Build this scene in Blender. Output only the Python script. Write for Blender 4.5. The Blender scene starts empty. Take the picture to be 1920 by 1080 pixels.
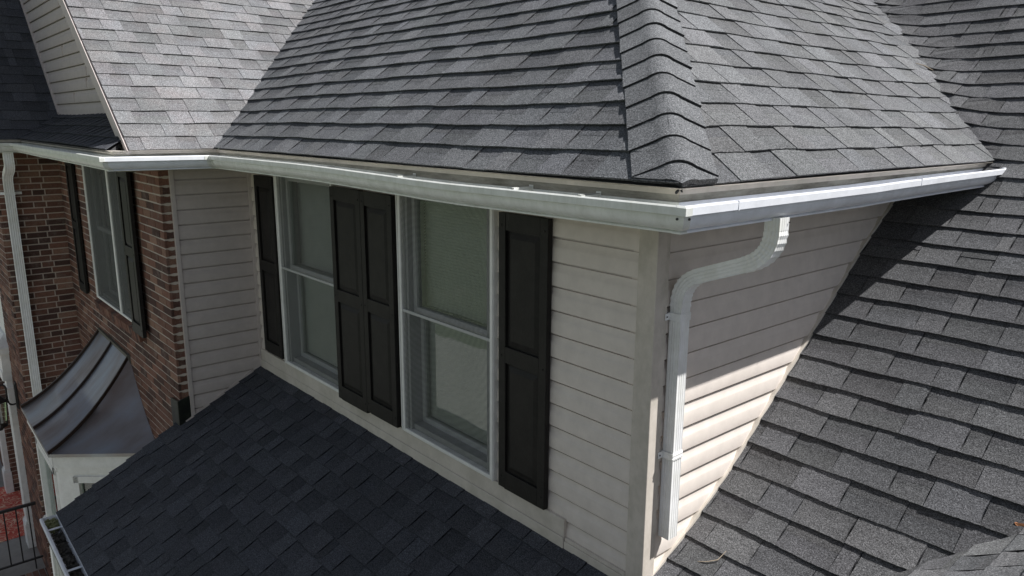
import bpy, bmesh, math, random
from mathutils import Vector, Matrix
R = random.Random(7)
V = Vector
sc = bpy.context.scene
# ------------------------------------------------------------------ camera, world, sun
CAM = V((1.856, -2.357, 1.938))
p_, y_, r_ = 0.21812112, 2.43145834, 0.00569849
fw = V((math.cos(p_)*math.cos(y_), math.cos(p_)*math.sin(y_), -math.sin(p_)))
rt = V((math.sin(y_), -math.cos(y_), 0)); up = rt.cross(fw)
r2 = rt*math.cos(r_)+up*math.sin(r_); u2 = -rt*math.sin(r_)+up*math.cos(r_)
cam = bpy.data.cameras.new("camera"); co = bpy.data.objects.new("camera", cam); sc.collection.objects.link(co)
m3 = Matrix((r2, u2, -fw)).transposed()
co.matrix_world = Matrix.Translation(CAM) @ m3.to_4x4()
cam.sensor_width = 36; cam.lens = 1400.7/1920*36; cam.clip_start = .05; cam.clip_end = 600
sc.camera = co
SUN = V((1, 1.0, 1.84)).normalized()
w = bpy.data.worlds.new("World"); sc.world = w; w.use_nodes = True
nt = w.node_tree; nt.nodes.clear()
sky = nt.nodes.new('ShaderNodeTexSky'); sky.sky_type = 'NISHITA'; sky.sun_disc = False
sky.sun_elevation = math.asin(SUN.z); sky.sun_rotation = math.atan2(SUN.x, SUN.y)
bg = nt.nodes.new('ShaderNodeBackground'); bg.inputs[1].default_value = .068
wo = nt.nodes.new('ShaderNodeOutputWorld')
hs = nt.nodes.new('ShaderNodeHueSaturation'); hs.inputs['Saturation'].default_value = .50; nt.links.new(sky.outputs[0], hs.inputs['Color']); nt.links.new(hs.outputs[0], bg.inputs[0]); nt.links.new(bg.outputs[0], wo.inputs[0])
sl = bpy.data.lights.new("sun", 'SUN'); sl.energy = 5.0; sl.angle = math.radians(.5); sl.color = (1, .985, .97)
so = bpy.data.objects.new("sun", sl); sc.collection.objects.link(so)
so.rotation_euler = SUN.to_track_quat('Z', 'Y').to_euler(); so.location = (6, 6, 12)
sc.view_settings.view_transform = 'Standard'; sc.view_settings.look = 'None'
sc.view_settings.exposure = 0.40; sc.view_settings.gamma = 1

# ------------------------------------------------------------------ materials
def mat(name):
    m = bpy.data.materials.new(name); m.use_nodes = True
    n = m.node_tree; b = n.nodes['Principled BSDF']
    return m, n, b
def N(n, t, **k):
    o = n.nodes.new(t)
    for a, v in k.items():
        if a.startswith('i_'): o.inputs[a[2:].replace('_', ' ')].default_value = v
        else: setattr(o, a, v)
    return o
def coords(n, scale=(1, 1, 1)):
    g = N(n, 'ShaderNodeNewGeometry'); mp = N(n, 'ShaderNodeMapping'); mp.inputs['Scale'].default_value = scale
    n.links.new(g.outputs['Position'], mp.inputs['Vector']); return mp.outputs[0]
def noise(n, vec, s, d=3, rough=.6):
    o = N(n, 'ShaderNodeTexNoise'); o.inputs['Scale'].default_value = s; o.inputs['Detail'].default_value = d
    o.inputs['Roughness'].default_value = rough; n.links.new(vec, o.inputs['Vector']); return o.outputs['Fac']
def ramp(n, fac, pts):
    o = N(n, 'ShaderNodeValToRGB'); e = o.color_ramp.elements
    while len(e) < len(pts): e.new(.5)
    for q, (p, c) in zip(e, pts):
        q.position = p; q.color = (*c, 1) if len(c) == 3 else c
    n.links.new(fac, o.inputs[0]); return o.outputs[0]
def g3(v): return (v, v, v)
def mul(n, a, b, fac=1.0, mode='MULTIPLY'):
    o = N(n, 'ShaderNodeMix', data_type='RGBA', blend_type=mode)
    if hasattr(fac, 'links'): n.links.new(fac, o.inputs[0])
    else: o.inputs[0].default_value = fac
    for s, i in ((a, 6), (b, 7)):
        if hasattr(s, 'links'): n.links.new(s, o.inputs[i])
        else: o.inputs[i].default_value = (*s, 1)
    return o.outputs[2]
def bump(n, b, h, st, dist):
    o = N(n, 'ShaderNodeBump'); o.inputs['Strength'].default_value = st; o.inputs['Distance'].default_value = dist
    n.links.new(h, o.inputs['Height']); n.links.new(o.outputs[0], b.inputs['Normal'])
def attr(n, name='tone'):
    return N(n, 'ShaderNodeAttribute', attribute_name=name).outputs['Color']

def shingle_mat(name, base, stain=(1, 1, 1), var=.16):
    m, n, b = mat(name); v = coords(n)
    gran = mul(n, ramp(n, noise(n, v, 170, 2, .8), [(.30, g3(.30)), (.5, g3(.94)), (.68, g3(1.85))]), ramp(n, noise(n, v, 420, 1, .5), [(.3, g3(.6)), (.7, g3(1.4))]))
    big = ramp(n, noise(n, v, 2.2, 4), [(.3, g3(1-var)), (.7, g3(1+var))])
    mid = ramp(n, noise(n, v, 45, 3), [(.3, g3(.86)), (.7, g3(1.14))])
    c = mul(n, base, attr(n)); c = mul(n, c, gran); c = mul(n, c, big); c = mul(n, c, mid)
    spark = N(n, 'ShaderNodeTexVoronoi'); spark.inputs['Scale'].default_value = 75; n.links.new(v, spark.inputs['Vector'])
    sp = ramp(n, spark.outputs['Distance'], [(.0, g3(1)), (.045, g3(1)), (.06, g3(0)), (1, g3(0))])
    pick = N(n, 'ShaderNodeSeparateColor'); n.links.new(spark.outputs['Color'], pick.inputs[0])
    pk = ramp(n, pick.outputs[0], [(0, g3(0)), (.93, g3(0)), (.95, g3(1))])
    c = mul(n, c, (.5, .5, .48), mul(n, sp, pk), 'MIX')
    st = ramp(n, noise(n, v, 5, 5, .7), [(.45, g3(0)), (.75, g3(.5))])
    c = mul(n, c, mul(n, c, stain), st, 'MIX')
    n.links.new(c, b.inputs['Base Color']); b.inputs['Roughness'].default_value = .93
    b.inputs['Specular IOR Level'].default_value = .25
    bump(n, b, noise(n, v, 200, 3, .75), .8, .006); return m
def plain(name, col, rough=.5, metal=0, dirt=None, dsc=3, damt=.5, spec=.5, bmp=0, bsc=60, streak=None):
    m, n, b = mat(name); v = coords(n)
    c = ramp(n, noise(n, v, 14, 4), [(.3, tuple(x*.93 for x in col)), (.7, tuple(min(1, x*1.05) for x in col))])
    if dirt:
        f = ramp(n, noise(n, coords(n, streak or (1, 1, 1)), dsc, 6, .7), [(.42, g3(0)), (.72, g3(damt))])
        c = mul(n, c, dirt, f, 'MIX')
    n.links.new(c, b.inputs['Base Color'])
    b.inputs['Roughness'].default_value = rough; b.inputs['Metallic'].default_value = metal
    b.inputs['Specular IOR Level'].default_value = spec
    if bmp: bump(n, b, noise(n, v, bsc, 4), bmp, .004)
    return m
M = {}
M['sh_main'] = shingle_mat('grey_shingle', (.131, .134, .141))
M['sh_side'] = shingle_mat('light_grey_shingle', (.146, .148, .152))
M['sh_left'] = shingle_mat('glancing_pale_shingle', (.188, .189, .194), stain=(1.08, .93, .9))  # lighter copy of the grey shingle; glancing light put into its colour
M['sh_dark'] = shingle_mat('shade_darkened_shingle', (.072, .075, .086), var=.06)  # darker, bluer copy of the grey shingle; shade put into its colour
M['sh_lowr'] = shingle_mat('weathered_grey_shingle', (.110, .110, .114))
M['felt'] = plain('shingle_underside', (.05, .05, .052), .95)
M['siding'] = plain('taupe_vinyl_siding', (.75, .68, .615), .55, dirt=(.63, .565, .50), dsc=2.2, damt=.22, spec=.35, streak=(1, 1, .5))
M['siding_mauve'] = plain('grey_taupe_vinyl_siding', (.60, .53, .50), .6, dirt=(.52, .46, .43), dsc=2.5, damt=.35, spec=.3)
M['trim'] = plain('cream_aluminium_trim', (.68, .62, .55), .5, dirt=(.38, .35, .28), dsc=4, damt=.55, spec=.4)
M['post'] = plain('weathered_corner_post', (.66, .60, .53), .6, dirt=(.32, .30, .23), dsc=9, damt=.5, spec=.3, streak=(1, 1, .6))
M['fascia'] = plain('stained_fascia', (.40, .385, .33), .6, dirt=(.10, .09, .065), dsc=7, damt=.85, spec=.3, streak=(.5, .5, 2.5))
M['soffit'] = plain('soffit_board', (.40, .36, .26), .7, dirt=(.26, .24, .16), dsc=5, damt=.5)
M['gutter'] = plain('white_gutter_metal', (.80, .81, .77), .38, dirt=(.52, .53, .46), dsc=6, damt=.5, spec=.5, streak=(3, 3, .7))
M['gutter_clean'] = plain('clean_white_gutter_metal', (.84, .86, .90), .35, dirt=(.5, .5, .5), dsc=8, damt=.3, spec=.5)
M['ds'] = plain('white_downspout_metal', (.94, .94, .93), .35, dirt=(.55, .54, .38), dsc=7, damt=.35, spec=.5, streak=(1, 1, .6))
M['wpaint'] = plain('white_paint', (.86, .85, .82), .5, dirt=(.5, .48, .42), dsc=10, damt=.25)
M['shutter'] = plain('black_shutter_plastic', (.017, .0155, .0145), .5, dirt=(.038, .034, .031), dsc=12, damt=.5, spec=.22, bmp=.3, bsc=90)
M['sash'] = plain('grey_vinyl_sash', (.46, .47, .46), .5, dirt=(.38, .38, .35), dsc=8, damt=.4)
M['jamb'] = plain('shaded_grey_jamb', (.30, .305, .30), .6, dirt=(.2, .2, .19), dsc=8, damt=.4)
M['dark'] = plain('dark_room', (.05, .05, .048), .9)
M['blind'] = plain('off_white_blind', (.92, .92, .88), .6)
M['mortar'] = plain('mortar', (.58, .50, .43), .95, dirt=(.44, .38, .32), dsc=12, damt=.6, bmp=.5, bsc=150)
M['flash'] = plain('black_flashing', (.012, .014, .012), .35, dirt=(.05, .06, .035), dsc=8, damt=.7)
M['iron'] = plain('black_iron', (.02, .018, .018), .5)
M['concrete'] = plain('porch_concrete', (.33, .31, .28), .9, dirt=(.2, .19, .17), dsc=3, damt=.6, bmp=.4)
M['bounce'] = plain('pale_bounce_concrete', (.34, .33, .31), .9, dirt=(.25, .24, .22), dsc=.8, damt=.6)
M['moss'] = plain('moss', (.16, .17, .075), .95, dirt=(.30, .29, .17), dsc=25, damt=.9, bmp=1, bsc=90)
M['leafdark'] = plain('wet_leaf_litter', (.03, .028, .022), .8, dirt=(.12, .10, .08), dsc=30, damt=.8)
M['leaf'] = plain('dry_leaf', (.36, .15, .06), .8)
M['twig'] = plain('dry_twig', (.40, .33, .25), .85)
M['screw'] = plain('dark_screw', (.03, .028, .025), .6)
M['door'] = plain('dark_door_paint', (.02, .025, .02), .4)
# shingle wood underside, brick, copper, glass, screen, rug, lawn
m, n, b = mat('red_brown_brick'); v = coords(n)
c = mul(n, attr(n), ramp(n, noise(n, v, 70, 4, .7), [(.3, g3(.72)), (.7, g3(1.28))]))
c = mul(n, c, (.36, .31, .27), ramp(n, noise(n, v, 9, 5, .7), [(.52, g3(0)), (.85, g3(.6))]), 'MIX')
n.links.new(c, b.inputs['Base Color']); b.inputs['Roughness'].default_value = .9; b.inputs['Specular IOR Level'].default_value = .25
bump(n, b, noise(n, v, 140, 4), .6, .004); M['brick'] = m
m, n, b = mat('aged_copper_sky_sheen'); v = coords(n)
c = ramp(n, noise(n, coords(n, (3, 1, 1)), 1.6, 3, .5), [(.3, (.19, .15, .13)), (.5, (.27, .25, .245)), (.72, (.31, .33, .36))])  # blue-grey end paints in reflected sky; browns are the copper's own
n.links.new(c, b.inputs['Base Color']); b.inputs['Metallic'].default_value = .85
n.links.new(ramp(n, noise(n, coords(n, (9, 1.5, 1.5)), 3, 5), [(.3, g3(.38)), (.8, g3(.50))]), b.inputs['Roughness'])
bump(n, b, noise(n, v, 5, 3), .2, .01); M['copper'] = m
m, n, b = mat('window_glass'); n.nodes.remove(b)
out = n.nodes['Material Output']; tr = N(n, 'ShaderNodeBsdfTransparent'); tr.inputs[0].default_value = (.92, .95, .93, 1)
gl = N(n, 'ShaderNodeBsdfGlossy'); gl.inputs['Roughness'].default_value = .015; gl.inputs['Color'].default_value = (.95, 1, .97, 1)
fr = N(n, 'ShaderNodeFresnel'); fr.inputs[0].default_value = 2.0
bp = N(n, 'ShaderNodeBump'); bp.inputs['Strength'].default_value = .05; bp.inputs['Distance'].default_value = .02
n.links.new(noise(n, coords(n), 3, 1), bp.inputs['Height']); n.links.new(bp.outputs[0], gl.inputs['Normal'])
mx = N(n, 'ShaderNodeMixShader'); n.links.new(fr.outputs[0], mx.inputs[0]); n.links.new(tr.outputs[0], mx.inputs[1]); n.links.new(gl.outputs[0], mx.inputs[2])
n.links.new(mx.outputs[0], out.inputs[0]); M['glass'] = m
def screen_mat(name, op, col):
    m, n, b = mat(name); b.inputs['Base Color'].default_value = (*col, 1); b.inputs['Roughness'].default_value = .7
    out = n.nodes['Material Output']; tr = N(n, 'ShaderNodeBsdfTransparent')
    mx = N(n, 'ShaderNodeMixShader'); mx.inputs[0].default_value = op
    n.links.new(tr.outputs[0], mx.inputs[1]); n.links.new(b.outputs[0], mx.inputs[2]); n.links.new(mx.outputs[0], out.inputs[0]); return m
M['screen'] = screen_mat('grey_insect_screen', .26, (.17, .175, .16))
mm = M['screen'].copy(); mm.name = 'rippled_insect_screen'; n = mm.node_tree
wv_ = N(n, 'ShaderNodeTexWave', wave_type='RINGS', rings_direction='SPHERICAL'); mp_ = N(n, 'ShaderNodeMapping'); mp_.inputs['Location'].default_value = (1.62, 0, -1.03); gg = N(n, 'ShaderNodeNewGeometry')
n.links.new(gg.outputs['Position'], mp_.inputs['Vector']); n.links.new(mp_.outputs[0], wv_.inputs['Vector']); wv_.inputs['Scale'].default_value = 8; wv_.inputs['Distortion'].default_value = 1.5; wv_.inputs['Detail'].default_value = 2; wv_.inputs['Detail Scale'].default_value = 2
rr_ = N(n, 'ShaderNodeMapRange'); rr_.inputs['To Min'].default_value = .22; rr_.inputs['To Max'].default_value = .31; n.links.new(wv_.outputs['Fac'], rr_.inputs['Value'])
n.links.new(rr_.outputs[0], [q for q in n.nodes if q.type == 'MIX_SHADER'][0].inputs[0]); M['screen_r'] = mm
M['screen_dark'] = screen_mat('dark_insect_screen', .62, (.075, .078, .075))
m, n, b = mat('red_patterned_rug'); v = coords(n)
nz = N(n, 'ShaderNodeTexNoise'); nz.inputs['Scale'].default_value = 5.5; nz.inputs['Detail'].default_value = 1; nz.inputs['Distortion'].default_value = 1.6; n.links.new(v, nz.inputs['Vector'])
c = ramp(n, nz.outputs['Fac'], [(.0, (.60, .09, .06)), (.40, (.60, .09, .06)), (.43, (.78, .48, .34)), (.47, (.78, .48, .34)), (.50, (.58, .09, .06)), (.56, (.58, .09, .06)), (.59, (.78, .45, .32)), (.62, (.6, .1, .07))])
n.links.new(c, b.inputs['Base Color']); b.inputs['Roughness'].default_value = .95; M['rug'] = m
m, n, b = mat('lawn_grass'); v = coords(n)
c = mul(n, ramp(n, noise(n, v, .5, 5, .65), [(.3, (.060, .082, .040)), (.55, (.09, .112, .055)), (.8, (.135, .135, .09))]), ramp(n, noise(n, v, 40, 3), [(.3, g3(.6)), (.7, g3(1.4))]))
n.links.new(c, b.inputs['Base Color']); b.inputs['Roughness'].default_value = .95; M['lawn'] = m

# ------------------------------------------------------------------ mesh helpers
class MB:
    def __init__(s): s.v = []; s.f = []; s.c = []; s.mi = []
    def face(s, pts, col=None, mi=0):
        k = len(s.v); s.v += [tuple(p) for p in pts]; s.f.append(list(range(k, k+len(pts)))); s.c.append(col or (1, 1, 1)); s.mi.append(mi)
    def hexa(s, a, b, col=None, mi=0):
        """a, b: matching loops (bottom, top) -> closed prism"""
        nn = len(a); s.face(list(reversed(a)), col, mi); s.face(b, col, mi)
        for i in range(nn):
            j = (i+1) % nn; s.face([a[i], a[j], b[j], b[i]], col, mi)
    def box(s, x0, x1, y0, y1, z0, z1, col=None, mi=0):
        if x0 > x1: x0, x1 = x1, x0
        if y0 > y1: y0, y1 = y1, y0
        if z0 > z1: z0, z1 = z1, z0
        s.hexa([V((x0, y0, z0)), V((x1, y0, z0)), V((x1, y1, z0)), V((x0, y1, z0))], [V((x0, y0, z1)), V((x1, y0, z1)), V((x1, y1, z1)), V((x0, y1, z1))], col, mi)
    def fbox(s, F, a0, a1, b0, b1, c0, c1, col=None, mi=0):
        s.hexa([F(a0, b0, c0), F(a1, b0, c0), F(a1, b1, c0), F(a0, b1, c0)], [F(a0, b0, c1), F(a1, b0, c1), F(a1, b1, c1), F(a0, b1, c1)], col, mi)
    def sweep(s, prof, path, frames, closed=True, caps=True, col=None):
        """prof [(a,b)], path points, frames [(A,B)] vectors"""
        rings = [[P+A*a+B*b_ for a, b_ in prof] for P, (A, B) in zip(path, frames)]
        n_ = len(prof)
        for r0, r1 in zip(rings, rings[1:]):
            for i in range(n_ if closed else n_-1):
                j = (i+1) % n_; s.face([r0[i], r0[j], r1[j], r1[i]], col)
        if caps and closed: s.face(list(reversed(rings[0])), col); s.face(rings[-1], col)
    def tube(s, pts, rad, k=8, col=None):
        pts = [V(p) for p in pts]; fr = []
        for i, p in enumerate(pts):
            d = (pts[min(i+1, len(pts)-1)]-pts[max(i-1, 0)]).normalized()
            a = d.cross(V((0, 0, 1)) if abs(d.z) < .9 else V((1, 0, 0))).normalized(); fr.append((a, d.cross(a)))
        rr = rad if isinstance(rad, (list, tuple)) else [rad]*len(pts)
        rings = [[p+a*math.cos(2*math.pi*t/k)*r+b_*math.sin(2*math.pi*t/k)*r for t in range(k)] for p, (a, b_), r in zip(pts, fr, rr)]
        for r0, r1 in zip(rings, rings[1:]):
            for i in range(k): s.face([r0[i], r0[(i+1) % k], r1[(i+1) % k], r1[i]], col)
        s.face(list(reversed(rings[0])), col); s.face(rings[-1], col)
    def build(s, name, m, parent=None, label=None, bevel=0, smooth=False, fix=True):
        me = bpy.data.meshes.new(name); me.from_pydata(s.v, [], s.f)
        for x in (m if isinstance(m, list) else [m]): me.materials.append(x)
        ca = me.color_attributes.new('tone', 'FLOAT_COLOR', 'CORNER'); buf = []
        for f_, c_ in zip(s.f, s.c): buf += [c_[0], c_[1], c_[2], 1.0]*len(f_)
        ca.data.foreach_set('color', buf)
        me.polygons.foreach_set('material_index', s.mi)
        bm = bmesh.new(); bm.from_mesh(me); bmesh.ops.remove_doubles(bm, verts=bm.verts, dist=1e-5)
        if fix: bmesh.ops.recalc_face_normals(bm, faces=bm.faces)
        if smooth:
            for f_ in bm.faces: f_.smooth = True
            for e in bm.edges:
                if len(e.link_faces) != 2 or e.calc_face_angle(0) > math.radians(38): e.smooth = False
        bm.to_mesh(me); bm.free(); me.update()
        o = bpy.data.objects.new(name, me); sc.collection.objects.link(o)
        if parent: o.parent = parent
        if label: o['label'] = label
        if bevel:
            md = o.modifiers.new('bevel', 'BEVEL'); md.width = bevel; md.segments = 2; md.limit_method = 'ANGLE'; md.angle_limit = math.radians(40)
        return o
def tag(o, label, cat=None, group=None, kind=None):
    if label: o['label'] = label
    if cat: o['category'] = cat
    if group: o['group'] = group
    if kind: o['kind'] = kind
    return o
def empty(name, loc=(0, 0, 0), parent=None):
    o = bpy.data.objects.new(name, None); sc.collection.objects.link(o); o.location = loc; o.empty_display_size = .1
    if parent: o.parent = parent
    return o
def boxo(name, m, parent, dims, label=None, bevel=.002):
    b_ = MB(); b_.box(*dims); return b_.build(name, m, parent, label, bevel=bevel)
def clip(poly, a, b_, c_):
    out = []
    for i in range(len(poly)):
        p, q = poly[i], poly[(i+1) % len(poly)]; dp = a*p[0]+b_*p[1]-c_; dq = a*q[0]+b_*q[1]-c_
        if dp <= 0: out.append(p)
        if (dp < 0 < dq) or (dq < 0 < dp):
            t = dp/(dp-dq); out.append((p[0]+(q[0]-p[0])*t, p[1]+(q[1]-p[1])*t))
    return out
def cliprect(poly, x0, x1, y0, y1):
    for a, b_, c_ in ((1, 0, x1), (-1, 0, -x0), (0, 1, y1), (0, -1, -y0)):
        poly = clip(poly, a, b_, c_)
        if len(poly) < 3: return []
    return poly

# ------------------------------------------------------------------ the house
house = empty('house'); tag(house, 'grey shingled house corner with taupe siding wing, black shutters and brown brick wing behind', 'house')

def shingles(name, F, poly, m, label=None, expo=.1435, seed=1, start=0, parent=house, lo=.125, hi=.27, contrast=.15, thick=.0195, wob=.0022, rag=.0016):
    """F(s,t,h)->point. poly in (s,t), CCW, convex."""
    r = random.Random(seed); b_ = MB()
    smin = min(p[0] for p in poly); smax = max(p[0] for p in poly); tmax = max(p[1] for p in poly); tmin = min(p[1] for p in poly)
    k = math.floor((tmin-start)/expo)
    def piece(q, t0, h0, h1, tone):
        if len(q) < 3: return
        L = expo+.03
        q2 = []; tm = min(p[1] for p in q)
        for i_ in range(len(q)):
            a_, c__ = q[i_], q[(i_+1) % len(q)]; q2.append(a_)
            if rag and abs(a_[1]-tm) < 1e-4 and abs(c__[1]-tm) < 1e-4 and tm > start+.02:
                n_ = max(1, int(abs(a_[0]-c__[0])/.014))
                for j_ in range(1, n_): q2.append((a_[0]+(c__[0]-a_[0])*j_/n_, a_[1]+r.uniform(-rag, rag)))
        q = q2
        top = [F(s, t, h0+(h1-h0)*(t-t0)/L) for s, t in q]; bot = [F(s, t, max(-.004, h0-.006-(t-t0)/L*.006)) for s, t in q]
        c_ = (tone*(1+r.uniform(-.015, .015)), tone, tone*(1+r.uniform(-.02, .02)))
        b_.hexa(bot, top, c_)
    while start+k*expo < tmax:
        t0 = start+k*expo
        s = smin-r.uniform(0, .5); phase = r.random()
        while s < smax:
            # one shingle, about 1 m long: base layer chunks and laminated teeth
            L = 1.0; e = s+L; x = s; tooth = r.random() < .5; sh = r.uniform(-wob, wob)
            while x < e-.02:
                wd = min(r.uniform(lo, hi), e-x)
                if e-x-wd < .06: wd = e-x
                tone = 1+r.uniform(-contrast, contrast)
                d = r.uniform(-.0012, .0012)
                # base layer
                piece(cliprect(poly, x, x+wd+.0005, t0+sh, t0+expo+.03), t0, thick-.0008+d, .0016, tone*(.90 if not tooth else 1))
                if tooth:
                    sk = r.uniform(.004, .012)
                    q = cliprect(poly, x+.001, x+wd-.0025, t0+sh-.0006, t0+expo+.022)
                    piece(q, t0, thick+.0010+d, .0068, tone*1.06)
                elif True:
                    # printed shade band at the head of the exposed lower layer
                    q = cliprect(poly, x, x+wd, t0+expo*.62, t0+expo+.03)
                    piece(q, t0, thick-.0004+d, .0020, tone*.82)
                x += wd; tooth = not tooth
            s = e+.0022
        k += 1
    o = b_.build(name, m, parent, label)
    return o
def wavt(s, t): return (.0032*math.sin(s*4.1+t*3.3)+.0022*math.sin(s*12.7+t*21))*min(1, max(0, t)/.1)
FIL = [1.0]
def fillet(d, w_, a): return FIL[0]* a*max(0, 1-max(d, -.05)/w_)**2
def planeF(o, sd, td, vd=None):
    o, sd, td = V(o), V(sd).normalized(), V(td).normalized(); nn = sd.cross(td)
    if nn.z < 0: nn = -nn
    def F(s, t, h):
        wv = .004*math.sin(s*2.1+t*1.3)+.003*math.sin(t*4+s*.8)
        if vd: wv += fillet(vd(s, t), .26, .036)*min(1, .25+t)
        return o+sd*s+td*(t+wavt(s, t))+nn*(h+wv)
    return F
P1 = .80; K1 = math.hypot(1, P1)
def wave_free(F): return F
# --- front hip slope (faces -Y)
F1 = planeF((0, -.40, 1.735), (1, 0, 0), (0, 1, P1))
top_y = 3.4
t_top = (top_y+.4)*K1
roof_front = shingles('roof_slope', F1, [(-3.73-.0, 0), (.40, 0), (.40-(top_y+.4), t_top), (-3.73-(top_y+.4)*1.026, t_top)], M['sh_main'], 'dark grey front roof slope with deep shadow lines', seed=3, contrast=.13, thick=.022)
# --- side hip slope (faces +X)
F2 = planeF((.40, 0, 1.735), (0, 1, 0), (-1, 0, P1), lambda s, t: 2.50+t/K1*.99-s)
roof_side = shingles('roof_slope', F2, [(-.40, 0), (2.50, 0), (2.50+3.8*.99, 3.8*K1), (3.4, 3.8*K1)], M['sh_side'], 'sunlit light grey hip slope right of the ridge caps', seed=5, contrast=.13, thick=.015)
# --- pale slope over the brick wing (faces +X)
P0 = .78; K0 = math.hypot(1, P0)
F0 = planeF((-3.73, 0, 1.735), (0, 1, 0), (-1, 0, P0))
xl = 6.5
roof_left = shingles('roof_slope', F0, [(-.976, 0), (-.39, 0), (-.39+.975*xl, xl*K0), (-.976, xl*K0)], M['sh_left'], 'sunlit grey roof slope at upper left, paled for glancing light', seed=9, contrast=.15, thick=.014)
# --- far left slope and skirt (shade)
PL = .93; KL = math.hypot(1, PL)
FL = planeF((-7.49, 0, 1.735), (0, 1, 0), (-1, 0, PL))
roof_far = shingles('roof_slope', FL, [(-1.76, 0), (-1.1, 0), (-.62, .39), (-.62, 4*KL), (-1.76, 4*KL)], M['sh_dark'], 'grey roof slope at far left, darkened for shade', seed=11, contrast=.16, thick=.012)
FS = planeF((0, -1.10, 1.735), (1, 0, 0), (0, 1, .56))
kS = math.hypot(1, .56)
skirt = shingles('roof_skirt', FS, [(-7.49, 0), (-3.80, 0), (-3.89, .12*kS), (-4.15, .47*kS), (-7.77, .47*kS)], M['sh_dark'], 'narrow shingle skirt under the small gable, darkened for shade', seed=13, contrast=.22, lo=.06, hi=.13)
# --- main slope with a kick, both in front of and beside the wing
prof = [(-1.61, -.948), (0, -.080), (.30, .082), (.62, .285), (1.2, .765), (1.8, 1.262), (2.49, 1.748), (3.9, 2.88), (6.5, 4.96)]
arc = [0]
for (ya, za), (yb, zb) in zip(prof, prof[1:]): arc.append(arc[-1]+math.hypot(yb-ya, zb-za))
nrm = []
for i in range(len(prof)-1):
    (ya, za), (yb, zb) = prof[i], prof[i+1]; l = math.hypot(yb-ya, zb-za); nrm.append(V((0, -(zb-za)/l, (yb-ya)/l)))
def t_of_y(y):
    for i in range(len(prof)-1):
        if y <= prof[i+1][0] or i == len(prof)-2:
            return arc[i]+(y-prof[i][0])/(prof[i+1][0]-prof[i][0])*(arc[i+1]-arc[i])
def z_of_y(y):
    for i in range(len(prof)-1):
        if y <= prof[i+1][0] or i == len(prof)-2:
            return prof[i][1]+(y-prof[i][0])/(prof[i+1][0]-prof[i][0])*(prof[i+1][1]-prof[i][1])
def FM(s, t, h):
    i = 0
    while i < len(prof)-2 and t > arc[i+1]: i += 1
    u = (t-arc[i])/(arc[i+1]-arc[i]); ya, za = prof[i]; yb, zb = prof[i+1]
    nn = nrm[i]
    if u > .5 and i+1 < len(nrm): nn = nn.lerp(nrm[i+1], u-.5)
    elif u < .5 and i > 0: nn = nn.lerp(nrm[i-1], .5-u)
    wv = .003*math.sin(s*2.3+t)+.002*math.sin(t*5+s)
    y_ = ya+(yb-ya)*u
    if y_ > 2.2: wv += fillet(s-(.40-(y_-2.50)*1.01), .26, .040)*min(1, (y_-2.2)/.6)
    return V((s, y_, za+(zb-za)*u))+V((0, yb-ya, zb-za)).normalized()*wavt(s, t)+nn*(h+wv)
tt = t_of_y
roof_low = shingles('roof_slope', FM, [(-4.215, 0), (.02, 0), (.02, tt(.02)), (-4.215, tt(.02))], M['sh_dark'], 'lower roof below the two windows, darkened for shade', seed=17, contrast=.17, thick=.023, lo=.09, hi=.18)
# (split in two convex pieces so that the clip stays exact, one mesh per slope)
def shingles_multi(name, F, polys, m, label, **k):
    objs = [shingles(name, F, p, m, label, **k) for p in polys]
    base = objs[0]; bm = bmesh.new()
    for o in objs: bm.from_mesh(o.data)
    bm.to_mesh(base.data); bm.free()
    for o in objs[1:]: bpy.data.objects.remove(o)
    return base
VX = lambda y: .955+(z_of_y(y)-.285)/.65           # valley with the cross gable
polyA = [(0.0, tt(-.5)), (VX(-.5) if VX(-.5) > 0.01 else .01, tt(-.5)), (VX(.3), tt(.3)), (VX(.62), tt(.62)), (0.0, tt(.62))]
polyB = [(0.0, tt(.62)), (VX(.62), tt(.62)), (VX(1.8), tt(1.8)), (0.0, tt(1.8))]
polyC = [(0.0, tt(1.8)), (VX(1.8), tt(1.8)), (6.0, tt(4.2)), (6.0, tt(6.4)), (-3.5, tt(6.4)), (-0.05, tt(2.95))]
def quad_strip():
    bigs = []
    return [[(0.0, tt(-.5)), (.9, tt(-.5)), (VX(.3)+.35, tt(.3)), (VX(6.2)+.9, tt(6.2)), (0.0, tt(6.2))], [(-3.6, tt(6.2)), (0.0, tt(2.6)), (0.0, tt(6.2))]]
roof_right = shingles_multi('roof_slope', FM, quad_strip(), M['sh_lowr'], 'big sunlit grey roof slope at right', seed=19, contrast=.12, lo=.15, hi=.28, thick=.026)
# cross gable slope at lower right, facing -X
KX = math.hypot(1, .65)
FX = planeF((-.35, 0, .285+.65*(-.35-.955)), (0, -1, 0), (1, 0, .65))
tx = lambda x: (x+.35)*KX
yv = lambda x: .12+next(yy*.01 for yy in range(-150, 640) if z_of_y(yy*.01) >= .285+.65*(x-.955))
roof_x = shingles('roof_slope', FX, [(-yv(-.3), tx(-.3)), (3.0, tx(-.3)), (3.0, tx(3.2)), (-yv(3.2), tx(3.2))], M['sh_side'], 'small strip of cross gable roof at the lower right corner', seed=23, contrast=.2, thick=.030)

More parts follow.
